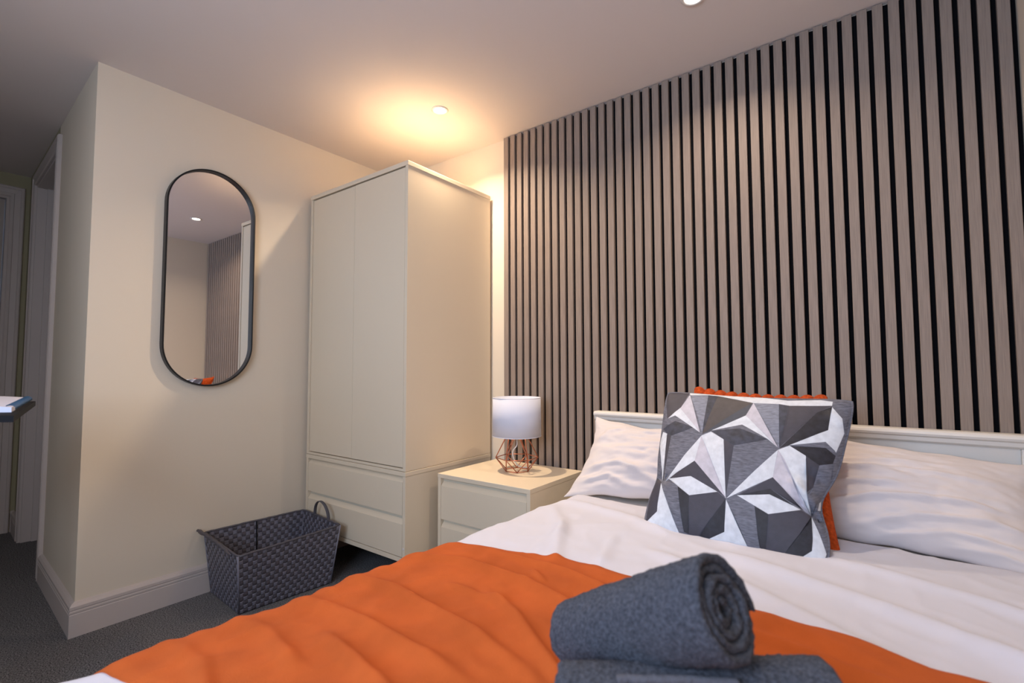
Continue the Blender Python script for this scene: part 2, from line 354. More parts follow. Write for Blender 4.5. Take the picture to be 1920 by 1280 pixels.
# ------------------------------------------------------------------ table lamp
def lamp():
    cx, cy, z = 1.168, -.215, .5545
    t = empty('table_lamp', (cx, cy, z), 'small table lamp with white drum shade on a copper wire base', 'lamp')
    def ring(r, zz, ph): return [(cx+r*cos(ph+k*pi/3), cy+r*sin(ph+k*pi/3), z+zz) for k in range(6)]
    ph = YAW+pi/6*0
    bot = ring(.060, .003, ph+pi/6); mid = ring(.102, .064, ph); top = ring(.040, .195, ph+pi/6)
    bm = bmesh.new(); R_ = .0021
    for k in range(6):
        for a, b in ((bot[k], bot[(k+1) % 6]), (mid[k], mid[(k+1) % 6]), (top[k], top[(k+1) % 6]), (bot[k], mid[k]), (bot[k], mid[(k+1) % 6]), (top[k], mid[k]), (top[k], mid[(k+1) % 6])):
            tube(bm, [a, b], R_, 8)
    for ring_ in (bot, mid, top):
        for p in ring_: bmesh.ops.create_uvsphere(bm, u_segments=8, v_segments=6, radius=R_*1.15, matrix=Matrix.Translation(p))
    fin('wire_base', bm, 'copper', t, True)
    bm = bmesh.new(); r1, r2 = .1165, .1185
    lathe(bm, [(r2, .168), (r1, .350), (r1-.0025, .350), (r2-.0025, .168)], (cx, cy, z), 72, True); s = fin('lamp_shade', bm, 'shade', t, True)
    for zz, r in ((.168, r2), (.350, r1)):
        bm = bmesh.new(); tube(bm, [(cx+(r-.001)*cos(a*pi/36), cy+(r-.001)*sin(a*pi/36), z+zz) for a in range(72)], .0017, 8, True); fin('shade_trim', bm, 'shade', s, True)
    bm = bmesh.new()
    for k in range(3): tube(bm, [(cx+.018*cos(k*2.1), cy+.018*sin(k*2.1), z+.205), (cx+.116*cos(k*2.1), cy+.116*sin(k*2.1), z+.215)], .0018, 6)
    fin('shade_spider', bm, 'plastic', t, True)
    bm = bmesh.new(); r = lathe(bm, [(.006, .150), (.009, .156), (.010, .170), (.017, .174), (.018, .215), (.015, .222)], (cx, cy, z), 24); bm.faces.new(r[-1]); bm.faces.new(r[0][::-1])
    tube(bm, [(cx+(.044)*cos(ph+k*pi/3+pi/6)*f_, cy+.044*sin(ph+k*pi/3+pi/6)*f_, z+.195) for k in (0, 3) for f_ in ((.9, .3) if k == 0 else (.3, .9))], .0018, 6)
    fin('bulb_holder', bm, 'plastic', t, True)
    bm = bmesh.new(); r = lathe(bm, [(.012, .222), (.014, .235), (.026, .262), (.030, .282), (.026, .302), (.012, .314)], (cx, cy, z), 24); bm.faces.new(r[-1]); fin('bulb', bm, 'plastic', t, True)
    rx, ry = cos(YAW), sin(YAW)
    P = [(0, 0, .152), (.001, 0, .135), (-.001, 0, .118), (-.016, 0, .100), (-.020, 0, .080), (-.016, 0, .060), (-.008, .01, .040), (.004, .02, .022), (.022, .035, .010), (.045, .05, .0045), (.066, .056, .0035), (.072, .09, .0032), (.068, .13, .0032)]
    pts = []
    for i in range(len(P)-1):
        for k in range(4):
            a = [Vector(P[max(0, min(len(P)-1, i+j))]) for j in (-1, 0, 1, 2)]; u = k/4
            pts.append(.5*((2*a[1])+(-a[0]+a[2])*u+(2*a[0]-5*a[1]+4*a[2]-a[3])*u*u+(-a[0]+3*a[1]-3*a[2]+a[3])*u**3))
    bm = bmesh.new(); tube(bm, [(cx+q.x*rx-q.y*ry, cy+q.x*ry+q.y*rx, z+q.z) for q in pts], .0028, 10); o = fin('cable', bm, 'plastic', t, True); o['label'] = 'white cable'
lamp()

# ------------------------------------------------------------------ mirror
def mirror():
    yc, zc, w, h = -1.1345, 1.487, .392, 1.042; x0, x1 = .002, .033
    t = empty('mirror', (x0, yc, zc), 'tall pill-shaped mirror in a thin black frame hung on the cream wall', 'mirror')
    def loop(off, n=32):
        r = w/2-off; hh = h/2-w/2; P = []
        for k in range(n+1): P.append((yc+r*cos(pi*k/n), zc+hh+r*sin(pi*k/n)))
        for k in range(n+1): P.append((yc-r*cos(pi*k/n), zc-hh-r*sin(pi*k/n)))
        return P
    bm = bmesh.new(); rs = []
    for off, x in ((0, x0), (0, x1-.001), (.001, x1), (.006, x1), (.007, x1-.001), (.007, .016), (.0065, x0)):
        rs.append([bm.verts.new((x, a, b)) for a, b in loop(off)])
    n = len(rs[0])
    for i in range(len(rs)):
        a, b = rs[i], rs[(i+1) % len(rs)]
        for k in range(n): bm.faces.new((a[k], a[(k+1) % n], b[(k+1) % n], b[k]))
    fin('frame', bm, 'black', t)
    bm = bmesh.new(); a = [bm.verts.new((.014, p, q)) for p, q in loop(.0068)]; b = [bm.verts.new((.006, p, q)) for p, q in loop(.0068)]
    bm.faces.new(a); bm.faces.new(b[::-1])
    for k in range(n): bm.faces.new((a[k], b[k], b[(k+1) % n], a[(k+1) % n]))
    bmesh.ops.recalc_face_normals(bm, faces=bm.faces)
    fin('glass', bm, 'mirror', t)
mirror()

# ------------------------------------------------------------------ woven basket
def basket():
    bot = [Vector(p) for p in ((.357, -1.118, .004), (.400, -.712, .004), (.075, -.690, .004), (.040, -1.100, .004))]
    top = [Vector(p) for p in ((.462, -1.176, .283), (.445, -.692, .283), (.060, -.655, .283), (.026, -1.132, .283))]
    t = empty('storage_basket', (.22, -.91, 0), 'charcoal woven strap basket on the carpet beside the wardrobe', 'basket')
    for f in range(4):
        b0, b1, t0, t1 = bot[f], bot[(f+1) % 4], top[f], top[(f+1) % 4]
        nc = 24 if f in (0, 2) else 18
        nr = 14
        nrm = (b1-b0).cross(t0-b0).normalized(); c = sum(bot, Vector())/4
        if nrm.dot((b0+b1)/2-c) < 0: nrm = -nrm
        def P(u, v): return b0*(1-u)*(1-v)+b1*u*(1-v)+t0*(1-u)*v+t1*u*v
        bm = bmesh.new(); A = .0021; S = 4
        def strip(horizontal, k):
            n = nc if horizontal else nr
            m_ = (nr if horizontal else nc)
            w0, w1 = (k+.04)/m_, (k+.96)/m_
            vs = []
            for j in range(n*S+1):
                s = j/(n*S); ph = (j/S-.5+k)
                off = A*max(-1, min(1, 1.5*cos(pi*ph)))*(1 if horizontal else -1)
                row = []
                for w, q in ((w0, -.0006), (w0+.12/m_, 0), (w1-.12/m_, 0), (w1, -.0006)):
                    p = P(s, w) if horizontal else P(w, s)
                    row.append(bm.verts.new(p+nrm*(off+q)))
                vs.append(row)
            for j in range(n*S):
                for q in range(3):
                    fc = bm.faces.new((vs[j][q], vs[j+1][q], vs[j+1][q+1], vs[j][q+1])); fc.material_index = 0 if horizontal else 1
        for k in range(nr): strip(True, k)
        for k in range(nc): strip(False, k)
        o = fin('woven_side', bm, None, t, True, mats=['webh', 'webv']); stuff(o)
        md = o.modifiers.new('s', 'SOLIDIFY'); md.thickness = .0009; md.offset = 0
    bm = bmesh.new(); n = 12; bb = [p+Vector((0, 0, .002)) for p in bot]
    prism(bm, [(p.x, p.y) for p in bb], lambda p: (p[0], p[1], .004), lambda p: (p[0], p[1], .008)); fin('bottom', bm, 'webv', t)
    pts = []
    for f in range(4):
        a, b = top[f], top[(f+1) % 4]
        for k in range(26):
            u = k/26; p = a.lerp(b, .02+.96*u)
            pts.append(p+Vector((noise.noise((p.x*40, p.y*40, 0))*.0015, noise.noise((p.x*40, p.y*40, 5))*.0015, .001+noise.noise((p.x*60, p.y*60, 9))*.002)))
    bm = bmesh.new(); tube(bm, pts, [.0048+.0008*noise.noise((i*.9, 0, 0)) for i in range(len(pts))], 10, True); fin('rim', bm, 'rim', t, True)
    for f in range(4):       # wire posts bound into the corners
        bm = bmesh.new(); tube(bm, [bot[f], top[f]], .0042, 8); fin('corner_post', bm, 'webh', t, True)
    bm = bmesh.new(); a = bot[2].lerp(bot[3], .52)+Vector((.006, 0, 0)); b = top[2].lerp(top[3], .52)+Vector((.006, 0, 0)); tube(bm, [a, b], .003, 6); fin('side_seam', bm, 'black', t)
    def strap(pts, nrm, name='handle', w=.010):
        bm = bmesh.new(); vs = []
        for i, p in enumerate(pts):
            tdir = (pts[min(i+1, len(pts)-1)]-pts[max(i-1, 0)]).normalized(); s = tdir.cross(nrm).normalized()
            s2 = nrm.normalized()
            vs.append([bm.verts.new(p+s2*w*a+s*.0022*b) for a, b in ((-1, 0), (-.7, 1), (.7, 1), (1, 0), (.7, -1), (-.7, -1))])
        for i in range(len(vs)-1):
            for k in range(6): bm.faces.new((vs[i][k], vs[i][(k+1) % 6], vs[i+1][(k+1) % 6], vs[i+1][k]))
        bm.faces.new(vs[0][::-1]); bm.faces.new(vs[-1]); bmesh.ops.recalc_face_normals(bm, faces=bm.faces)
        fin(name, bm, 'rim', t, True)
    a, b = top[1].lerp(top[2], .30), top[1].lerp(top[2], .68); mid = (a+b)/2    # upright loop on the wardrobe side
    L = (b-a); pts = [a+Vector((0, .0, -.03))]
    for k in range(21):
        th = pi*k/20; pts.append(mid - L*.5*cos(th)*(1-.12*sin(th)) + Vector((0, -.006*sin(th), .082*sin(th)**.75)))
    pts.append(b+Vector((0, 0, -.03)))
    strap(pts, Vector((.1, 1, 0)), w=.0085)
    c0, c1 = top[3], top[0]; pts = []; rr = []   # the other loop flopped down along the short side's rim
    for k in range(41):
        u = k/40; p = c0.lerp(c1, .0+.86*u)
        out = .017*(1-u)**2+.006; p = p+Vector((-.016*(1-u)**6, -out, .004+.009*(1-u)**1.5-.012*u**3+.0015*sin(u*40)))
        pts.append(p); rr.append((.0062+.0026*(1-u)**3)*(1 if 1 < k < 38 else .7))
    bm = bmesh.new(); tube(bm, pts, rr, 10); fin('handle', bm, 'rim', t, True)
basket()

# ------------------------------------------------------------------ bed
XA = [(-2.05, 1.39), (-1.95, 1.41), (-1.82, 1.46), (-1.45, 1.535), (-1.1, 1.60), (-.8, 1.63), (-.5, 1.66), (-.38, 1.66)]
RE = .10
YH, YF = -.34, -2.07
RIDGES = []     # (points, height, width) shared by duvet: set below
def ridge(x, y, pts, h, w):
    """smooth fold along a polyline in the bed plane"""
    best = 9; bt = 0; n = len(pts)-1
    for i in range(n):
        ax, ay = pts[i]; bx, by = pts[i+1]; dx, dy = bx-ax, by-ay
        t = max(0, min(1, ((x-ax)*dx+(y-ay)*dy)/(dx*dx+dy*dy))); d = sqrt((x-ax-dx*t)**2+(y-ay-dy*t)**2)
        if d < best: best = d; bt = (i+t)/n
    if best > 3.5*w: return 0
    return h*exp(-(best/w)**2)*min(1, 5*bt+.15)*min(1, 5*(1-bt)+.15)
DUV_R = [
 ([(1.75, -.75), (1.86, -.98), (1.93, -1.10)], .012, .022), ([(1.62, -.62), (1.80, -.86), (1.84, -1.08)], .009, .025),
 ([(1.95, -.80), (2.02, -1.06)], .008, .02), ([(2.05, -.86), (2.35, -.98), (2.62, -1.12)], .014, .035),
 ([(2.2, -.78), (2.5, -.86), (2.9, -1.02)], .014, .035), ([(2.35, -1.06), (2.6, -1.16)], .008, .03),
 ([(1.60, -.55), (1.9, -.62), (2.1, -.72)], .010, .03), ([(2.45, -.66), (2.7, -.72), (2.93, -.80)], .012, .03)]
def ztop(x, y):
    z = .560
    z += .008*sin(pi*min(1, max(0, (x-1.45)/1.5)))                       # crown across the bed
    z += .0*exp(-((y+.80)/.16)**2)*sstep(1.55, 1.85, x)                   # puffed head edge in front of the cushion
    z -= interp([(-2.1, .064), (-1.8, .056), (-1.45, .050), (-1.1, .024), (-.9, .006), (-.5, 0)], y)*(1-sstep(1.40, 2.05, x))
    z -= .045*sstep(YH-.14, YH, y)
    z -= .10*sstep(YF+.16, YF-.02, y)
    return z
def bed_surface(s, y, lift=0, wr=1.0):
    """s: distance from the right-hand wall across the bed, then round the left edge and down"""
    xa = interp(XA, y); xr = 2.935; flat = xr-xa; arc = RE*pi/2*.96
    if s <= flat:
        x = xr-s; n = Vector((0, 0, 1)); p = Vector((x, y, ztop(x, y)))
    elif s <= flat+arc:
        a = (s-flat)/RE; n = Vector((-sin(a), 0, cos(a))); p = Vector((xa-RE*sin(a), y, ztop(xa, y)-RE*(1-cos(a))))
    else:
        a = arc/RE; d = s-flat-arc; n = Vector((-1, 0, .05)).normalized()
        p = Vector((xa-RE*sin(a)-.05*d, y, ztop(xa, y)-RE*(1-cos(a))-d))
        p += n*(.012*sin(y*21+1.5*sin(y*7))*min(1, d/.12))
    w = 0
    if wr:
        w = .006*fbm(p.x*5, y*5+p.z*4, 1.3, 3) + .0028*(1-abs(fbm(p.x*9+5*y, y*7-3*p.x, 4, 2)))**3
        for pts, h, wd in DUV_R: w += ridge(p.x, y, pts, h, wd*.8)
    return p + n*(w*wr+lift), n
def sheet(name, m, y0, y1, smax, nu, nv, extra, thick, parent=None):
    bm = bmesh.new()
    grid(bm, nu, nv, lambda u, v: extra(u*smax(lerp(y0, y1, v)), lerp(y0, y1, v), u, v))
    bmesh.ops.recalc_face_normals(bm, faces=bm.faces)
    o = fin(name, bm, m, parent, True)
    md = o.modifiers.new('s', 'SOLIDIFY'); md.thickness = thick; md.offset = -1
    # make sure the sheet faces up
    if o.data.polygons[0].normal.z < 0: o.data.flip_normals()
    return o
def bed():
    t = empty('bed', (2.22, -1.0, 0), 'white wooden double bed with moulded headboard against the slatted wall', 'bed')
    bm = bmesh.new()                                  # headboard top rail with a rounded nose
    pr = [(-.030, .806), (-.030, .845), (-.034, .848), (-.078, .848), (-.086, .843), (-.088, .836), (-.085, .829), (-.078, .824), (-.076, .812), (-.070, .806)]
    prism(bm, pr, lambda p: (1.515, p[0], p[1]), lambda p: (2.95, p[0], p[1])); fin('top_rail', bm, 'white', t)
    B('headboard_panel', 'white', t, 1.555, 2.906, -.062, -.040, .30, .806, bev=0)
    for x0, x1 in ((1.518, 1.572), (2.905, 2.948)): B('post', 'white', t, x0, x1, -.078, -.032, 0, .806, bev=.003)
    B('side_rail', 'white', t, 1.535, 1.560, -1.98, -.078, .20, .36, bev=.003)
    B('side_rail', 'white', t, 2.885, 2.910, -1.98, -.078, .20, .36, bev=.003)
    B('foot_rail', 'white', t, 1.535, 2.910, -2.01, -1.98, .14, .40, bev=.003)
    for x0, x1 in ((1.535, 1.59), (2.855, 2.91)): B('leg', 'white', t, x0, x1, -2.01, -1.96, 0, .14, bev=.003)
    bm = bmesh.new(); box(bm, 1.56, 2.905, -1.97, -.09, .27, .522, .035, 4); fin('mattress', bm, 'sheet', t, True)
bed()
def duvet_top(s, y, u, v):
    p, n = bed_surface(s, y)
    return p
def dlen(y): return 2.935-interp(XA, y)+RE*pi/2*.96+.27
bm = bmesh.new()
NU, NV = 260, 230
rows = []
def duv(u, v):
    # v<.05: head edge rolls under; v>.9: foot drapes down
    if v < .06:
        a = (1-v/.06)*pi*.9; y = YH; s = u*dlen(y); p, n = bed_surface(s, y); r = .022
        q = p+Vector((0, sin(a)*r, 0))-n*(r*(1-cos(a))); return q
    if v > .88:
        d = (v-.88)/.12; y = YF; s = u*dlen(y); p, n = bed_surface(s, y); a = min(1, d*2.2)*pi/2; r = .05
        return p+Vector((0, -sin(a)*r, -r*(1-cos(a))-max(0, d-.45)*.42*(1 if n.z > .5 else .3)))
    y = lerp(YH, YF, (v-.06)/.82); s = u*dlen(y); p, n = bed_surface(s, y); return p
grid(bm, NU, NV, duv); bmesh.ops.recalc_face_normals(bm, faces=bm.faces)
duvet = fin('duvet', bm, 'cotton', None, True)
tag(duvet, 'white duvet spread over the bed and hanging down its left side', 'duvet')
md = duvet.modifiers.new('s', 'SOLIDIFY'); md.thickness = .018; md.offset = -1

# orange throw: folds that run slantwise across the bed
TH_R = [
 ([(1.40, -1.50), (1.62, -1.50), (1.80, -1.53), (2.10, -1.57)], .014, .016), ([(1.42, -1.37), (1.65, -1.375), (1.85, -1.42), (2.15, -1.50)], .014, .015),
 ([(1.38, -1.62), (1.6, -1.63), (1.8, -1.68)], .013, .016), ([(1.34, -1.74), (1.6, -1.75), (1.75, -1.80)], .014, .016), ([(1.36, -1.69), (1.5, -1.69)], .008, .012),
 ([(1.42, -1.22), (1.7, -1.19), (1.92, -1.22), (2.20, -1.32)], .013, .016), ([(1.72, -1.10), (1.95, -1.13), (2.12, -1.16)], .009, .013),
 ([(1.85, -1.28), (2.0, -1.36), (2.12, -1.44), (2.25, -1.52)], .012, .012), ([(1.9, -1.16), (1.97, -1.21)], .008, .009), ([(1.75, -1.30), (1.98, -1.33)], .007, .012),
 ([(2.35, -1.14), (2.55, -1.20), (2.8, -1.22)], .010, .016), ([(1.7, -1.58), (1.95, -1.64), (2.2, -1.72)], .014, .015), ([(1.42, -1.44), (1.55, -1.44)], .010, .012), ([(1.42, -1.30), (1.58, -1.30)], .010, .014)]
def throw_pt(u, v):
    y0 = -1.062-.012*sin(u*9)+.006*sin(u*23); y1 = -1.835+.018*sin(u*11+1)
    y = lerp(y0, y1, v); L_ = 2.935-interp(XA, y)+RE*pi/2*.96+.22
    s = u*L_
    p, n = bed_surface(s, y, .009)
    w = .0025*fbm(p.x*7, y*9+p.z*5, 8, 3)
    xx = p.x if n.z > .2 else p.x
    ed = .45+.55*sstep(1.45, 1.75, p.x)
    for pts, h, wd in TH_R: w += ridge(xx, y, pts, h*ed, wd*(1.5-.5*ed))
    if n.z < .7: w += .007*(1+sin(y*34+sin(y*11)*2))*(1-n.z)
    e = min(v, 1-v); w -= .006*(1-sstep(0, .03, e))
    return p+n*w
bm = bmesh.new(); grid(bm, 260, 170, throw_pt); bmesh.ops.recalc_face_normals(bm, faces=bm.faces)
throw = fin('throw_blanket', bm, 'orange', None, True); tag(throw, 'burnt orange fleece throw laid across the white duvet', 'throw blanket')
md = throw.modifiers.new('s', 'SOLIDIFY'); md.thickness = .006; md.offset = -1
for o in (duvet, throw):
    up = sum(p.normal.z for p in o.data.polygons)
    if up < 0: o.data.flip_normals()

# ------------------------------------------------------------------ pillows and cushions
def pillow(name, m, C, label, thick, ear=.02, seed=0, wr=.006, n=90, group=None, folds=()):
    """C: TL, TR, BR, BL corners; closed pillow bulging to both sides, with pulled-out corners"""
    TL, TR, BR, BL = [Vector(c) for c in C]
    X = (BR-BL+TR-TL)/2; Z = (TL-BL+TR-BR)/2; N = X.cross(Z).normalized(); Xn = X.normalized(); Zn = Z.normalized()
    def f(u, v, side):
        a, b = 2*u-1, 2*v-1; px, pz = max(0, 1-a*a), max(0, 1-b*b)
        p = BL*(1-u)*(1-v)+BR*u*(1-v)+TL*(1-u)*v+TR*u*v
        p = p - Xn*ear*a*pz - Zn*ear*b*px
        h = thick*(px**.55)*(pz**.55)
        e = (px*pz)**.4
        w = wr*(fbm(a*2.2+seed, b*4+seed, seed, 3))*e
        w += .35*wr*fbm(a*9+b*3+seed, b*9, seed+3, 2)*e
        for pts, hh, wd in folds: w += ridge(u, v, pts, hh, wd)*e
        p = p + Xn*.010*noise.noise((b*3+seed, side*.01, 1))*(abs(a)**4) + Zn*.012*noise.noise((a*3+seed, 2, 3))*(abs(b)**4)
        return p + N*(h*side+w)
    bm = bmesh.new()
    g1 = grid(bm, n, n, lambda u, v: f(.5-.5*cos(pi*u), .5-.5*cos(pi*v), 1)); g2 = grid(bm, n, n, lambda u, v: f(.5-.5*cos(pi*u), .5-.5*cos(pi*v), -1))
    bmesh.ops.remove_doubles(bm, verts=bm.verts, dist=.0004); bmesh.ops.recalc_face_normals(bm, faces=bm.faces)
    o = fin(name, bm, m, None, True); tag(o, label, 'pillow', group); return o
pillow('pillow', 'pcotton', [(1.528, -.092, .822), (2.20, -.10, .825), (2.22, -.35, .53), (1.512, -.36, .512)],
       'white pillow propped on the headboard beside the nightstand', .072, .045, 2.2, .012, group='white pillows',
       folds=[([(.03, .30), (.3, .36), (.62, .10)], .016, .030), ([(.06, .14), (.25, .20), (.45, .04)], .014, .022), ([(.05, .62), (.14, .80), (.30, .90)], .015, .028), ([(.2, .84), (.8, .87)], .005, .015), ([(.35, .62), (.7, .40), (.8, .2)], .010, .03), ([(.1, .55), (.6, .60)], .004, .014), ([(.03, .22), (.2, .27)], -.010, .02)])
pillow('pillow', 'pcotton', [(2.225, -.095, .845), (2.925, -.105, .765), (2.915, -.40, .52), (2.24, -.39, .535)],
       'white pillow propped on the headboard to the right of the cushions', .080, .03, 5.1, .010, group='white pillows',
       folds=[([(.05, .22), (.35, .42), (.62, .50)], .012, .018), ([(.12, .10), (.45, .32), (.80, .42), (.98, .42)], .014, .020), ([(.25, .50), (.55, .64), (.85, .66)], .010, .016), ([(.3, .62), (.6, .76), (.8, .76)], .007, .014),
              ([(.35, .04), (.62, .22), (.85, .30), (1, .28)], .014, .020), ([(.45, .0), (.72, .14), (1, .16)], .013, .018), ([(.66, .02), (.86, .08), (1, .06)], .010, .014), ([(.1, .78), (.5, .90)], .006, .014), ([(.04, .34), (.2, .46)], .008, .014)])

PATTERN=[('W',[0.288,0.642,0.273,0.464,0.086,0.319]),
('P',[0.288,0.642,0.49,0.259,0.273,0.464]),
('W',[0.288,0.642,0.34,0.676,0.422,0.627,0.488,0.258]),
('D',[0.273,0.464,0.112,0.342,0.265,0.363,0.44,0.289,0.49,0.259]),
('W',[0.112,0.342,0.265,0.363,0.437,0.288,0.278,0.244]),
('D',[0.278,0.244,0.437,0.288,0.489,0.255,0.365,0.022,0.307,0.026]),
('B',[0.193,0.294,0.278,0.244,0.307,0.026,0.278,0.034]),
('N',[0.489,0.255,0.502,0.073,0.423,0.024,0.361,0.023]),
('T',[0.074,0.313,0.113,0.34,0.193,0.294,0.278,0.034,0.248,0.027]),
('W',[0.065,0.312,0.251,0.026,0.198,0.021,0.12,0.026,0.018,0.059,0.091,0.131]),
('D',[0.0,0.361,0.067,0.317,0.091,0.131,0.018,0.059]),
('N',[0.038,0.048,0.094,0.06,0.177,0.027,0.115,0.021]),
('W',[0.491,0.251,0.63,0.017,0.545,0.024,0.423,0.024,0.502,0.073]),
('W',[0.936,0.267,0.993,0.109,0.984,0.054,0.861,0.032,0.927,0.098]),
('N',[0.936,0.271,0.927,0.098,0.861,0.029,0.787,0.02]),
('D',[0.716,0.218,0.883,0.286,0.935,0.27,0.787,0.02,0.713,0.018]),
('B',[0.643,0.246,0.716,0.218,0.713,0.018,0.687,0.017]),
('T',[0.492,0.255,0.546,0.286,0.643,0.246,0.687,0.017,0.63,0.017]),
('W',[0.546,0.286,0.713,0.326,0.881,0.287,0.716,0.218]),
('B',[0.546,0.286,0.714,0.359,0.866,0.285,0.713,0.326]),
('D',[0.546,0.286,0.716,0.427,0.897,0.289,0.714,0.359]),
('W',[0.492,0.258,0.714,0.599,0.716,0.427]),
('P',[0.715,0.599,0.755,0.546,0.933,0.274,0.897,0.289,0.716,0.427]),
('W',[0.715,0.599,0.764,0.634,0.85,0.586,0.903,0.411,0.934,0.278]),
('D',[0.85,0.586,0.921,0.547,0.935,0.421,0.917,0.38]),
('T',[0.921,0.547,0.975,0.575,0.998,0.481,1.0,0.405,0.985,0.345,0.939,0.284,0.926,0.357,0.935,0.421]),
('T',[0.764,0.635,0.922,0.689,0.971,0.648,0.981,0.62,0.929,0.653]),
('N',[0.764,0.633,0.929,0.653,0.978,0.622,0.975,0.574,0.918,0.544,0.85,0.586]),
('W',[0.763,0.637,0.92,0.763,0.909,0.924,0.968,0.847,0.99,0.764,0.976,0.641,0.922,0.689]),
('N',[0.718,0.608,0.849,0.876,0.907,0.929,0.922,0.765,0.763,0.637]),
('D',[0.718,0.61,0.713,0.916,0.907,0.933,0.849,0.876]),
('V',[0.718,0.61,0.662,0.926,0.715,0.916]),
('L',[0.536,0.923,0.662,0.926,0.718,0.61]),
('P',[0.514,0.816,0.536,0.923,0.711,0.614]),
('W',[0.342,0.685,0.514,0.816,0.709,0.614,0.655,0.658,0.506,0.745]),
('T',[0.342,0.684,0.506,0.745,0.655,0.658,0.5,0.716]),
('V',[0.342,0.682,0.5,0.716,0.656,0.657,0.485,0.59,0.422,0.627]),
('D',[0.422,0.627,0.485,0.59,0.488,0.262]),
('T',[0.485,0.59,0.656,0.657,0.713,0.601,0.492,0.259]),
('V',[0.291,0.654,0.278,0.978,0.336,0.975]),
('M',[0.291,0.654,0.336,0.975,0.532,0.924]),
('S',[0.291,0.654,0.532,0.924,0.514,0.816,0.34,0.682]),
('L',[0.174,0.964,0.278,0.978,0.29,0.658]),
('P',[0.169,0.967,0.276,0.662,0.125,0.839]),
('W',[0.047,0.76,0.127,0.846,0.273,0.664,0.097,0.781]),
('D',[0.0,0.955,0.0,1.0,0.165,0.989,0.127,0.842,0.041,0.759]),
('T',[0.018,0.691,0.097,0.781,0.261,0.692,0.105,0.738]),
('V',[0.016,0.686,0.103,0.738,0.233,0.696,0.091,0.63,0.056,0.647]),
('T',[0.09,0.632,0.233,0.696,0.284,0.649,0.078,0.321]),
('D',[0.056,0.645,0.091,0.63,0.075,0.322]),
('W',[0.02,0.664,0.059,0.645,0.07,0.32,0.0,0.589]),
('W',[0.143,1.0,0.318,1.0,0.51,1.0,0.697,0.96,0.846,0.98,0.903,0.971,0.906,0.936,0.737,0.911,0.662,0.926,0.536,0.923,0.336,0.975,0.278,0.978,0.174,0.964]),
('W',[0.002,0.933,0.0,1.0,0.151,1.0,0.167,0.981,0.083,1.0,0.013,1.0]),
('T',[0.909,0.931,0.986,1.0,1.0,0.98,0.99,0.764,0.968,0.847]),
('T',[0.936,0.271,0.982,0.313,1.0,0.326,1.0,0.151,0.993,0.105]),
('W',[0.982,0.313,1.0,0.376,1.0,0.306])]
CT = [Vector(c) for c in ((1.963, -.40, .970), (2.528, -.405, .960), (2.462, -.68, .525), (1.965, -.665, .535))]
def cush_surf(u, v, side=1, th=.065, wr=True):
    TL, TR, BR, BL = CT
    a, b = 2*u-1, 2*v-1
    c = 1-.055*(abs(a*b))**5
    P = BL*(1-u)*(1-v)+BR*u*(1-v)+TL*(1-u)*v+TR*u*v
    M0 = (BL+BR+TL+TR)/4; P = M0+(P-M0)*c
    px, py = max(0, 1-a*a), max(0, 1-b*b)
    X = (BR-BL+TR-TL)/2; Z = (TL-BL+TR-BR)/2
    P = P-X*.035*a*py-Z*.035*b*px
    P = P-X*.055*max(0, a)**3*exp(-((v-.36)/.13)**2)+X*.02*max(0, -a)**3*exp(-((v-.36)/.10)**2)
    N = X.cross(Z).normalized()
    bulge = th*(px**.42)*(py**.42)
    w = 0
    if wr:
        e = (px*py)**.3
        for pts, h, wd in ([(.80, .44), (.93, .36), (1, .33)], .016, .03), ([(.84, .34), (.93, .30), (1, .27)], -.018, .022), ([(.86, .50), (1, .46)], -.010, .025), ([(.0, .36), (.12, .33)], -.010, .02), ([(.9, .9), (1, .8)], .006, .03):
            w += ridge(u, v, pts, h, wd)
        w = w*min(1, e*3)+.004*fbm(a*2, b*2, 3, 2)*e
    return P+N*(bulge*side+(w if side > 0 else 0)), N
def inside(x, y, poly):
    c = False; n = len(poly)
    for i in range(n):
        (x1, y1), (x2, y2) = poly[i], poly[i-1]
        if (y1 > y) != (y2 > y) and x < (x2-x1)*(y-y1)/(y2-y1)+x1: c = not c
    return c
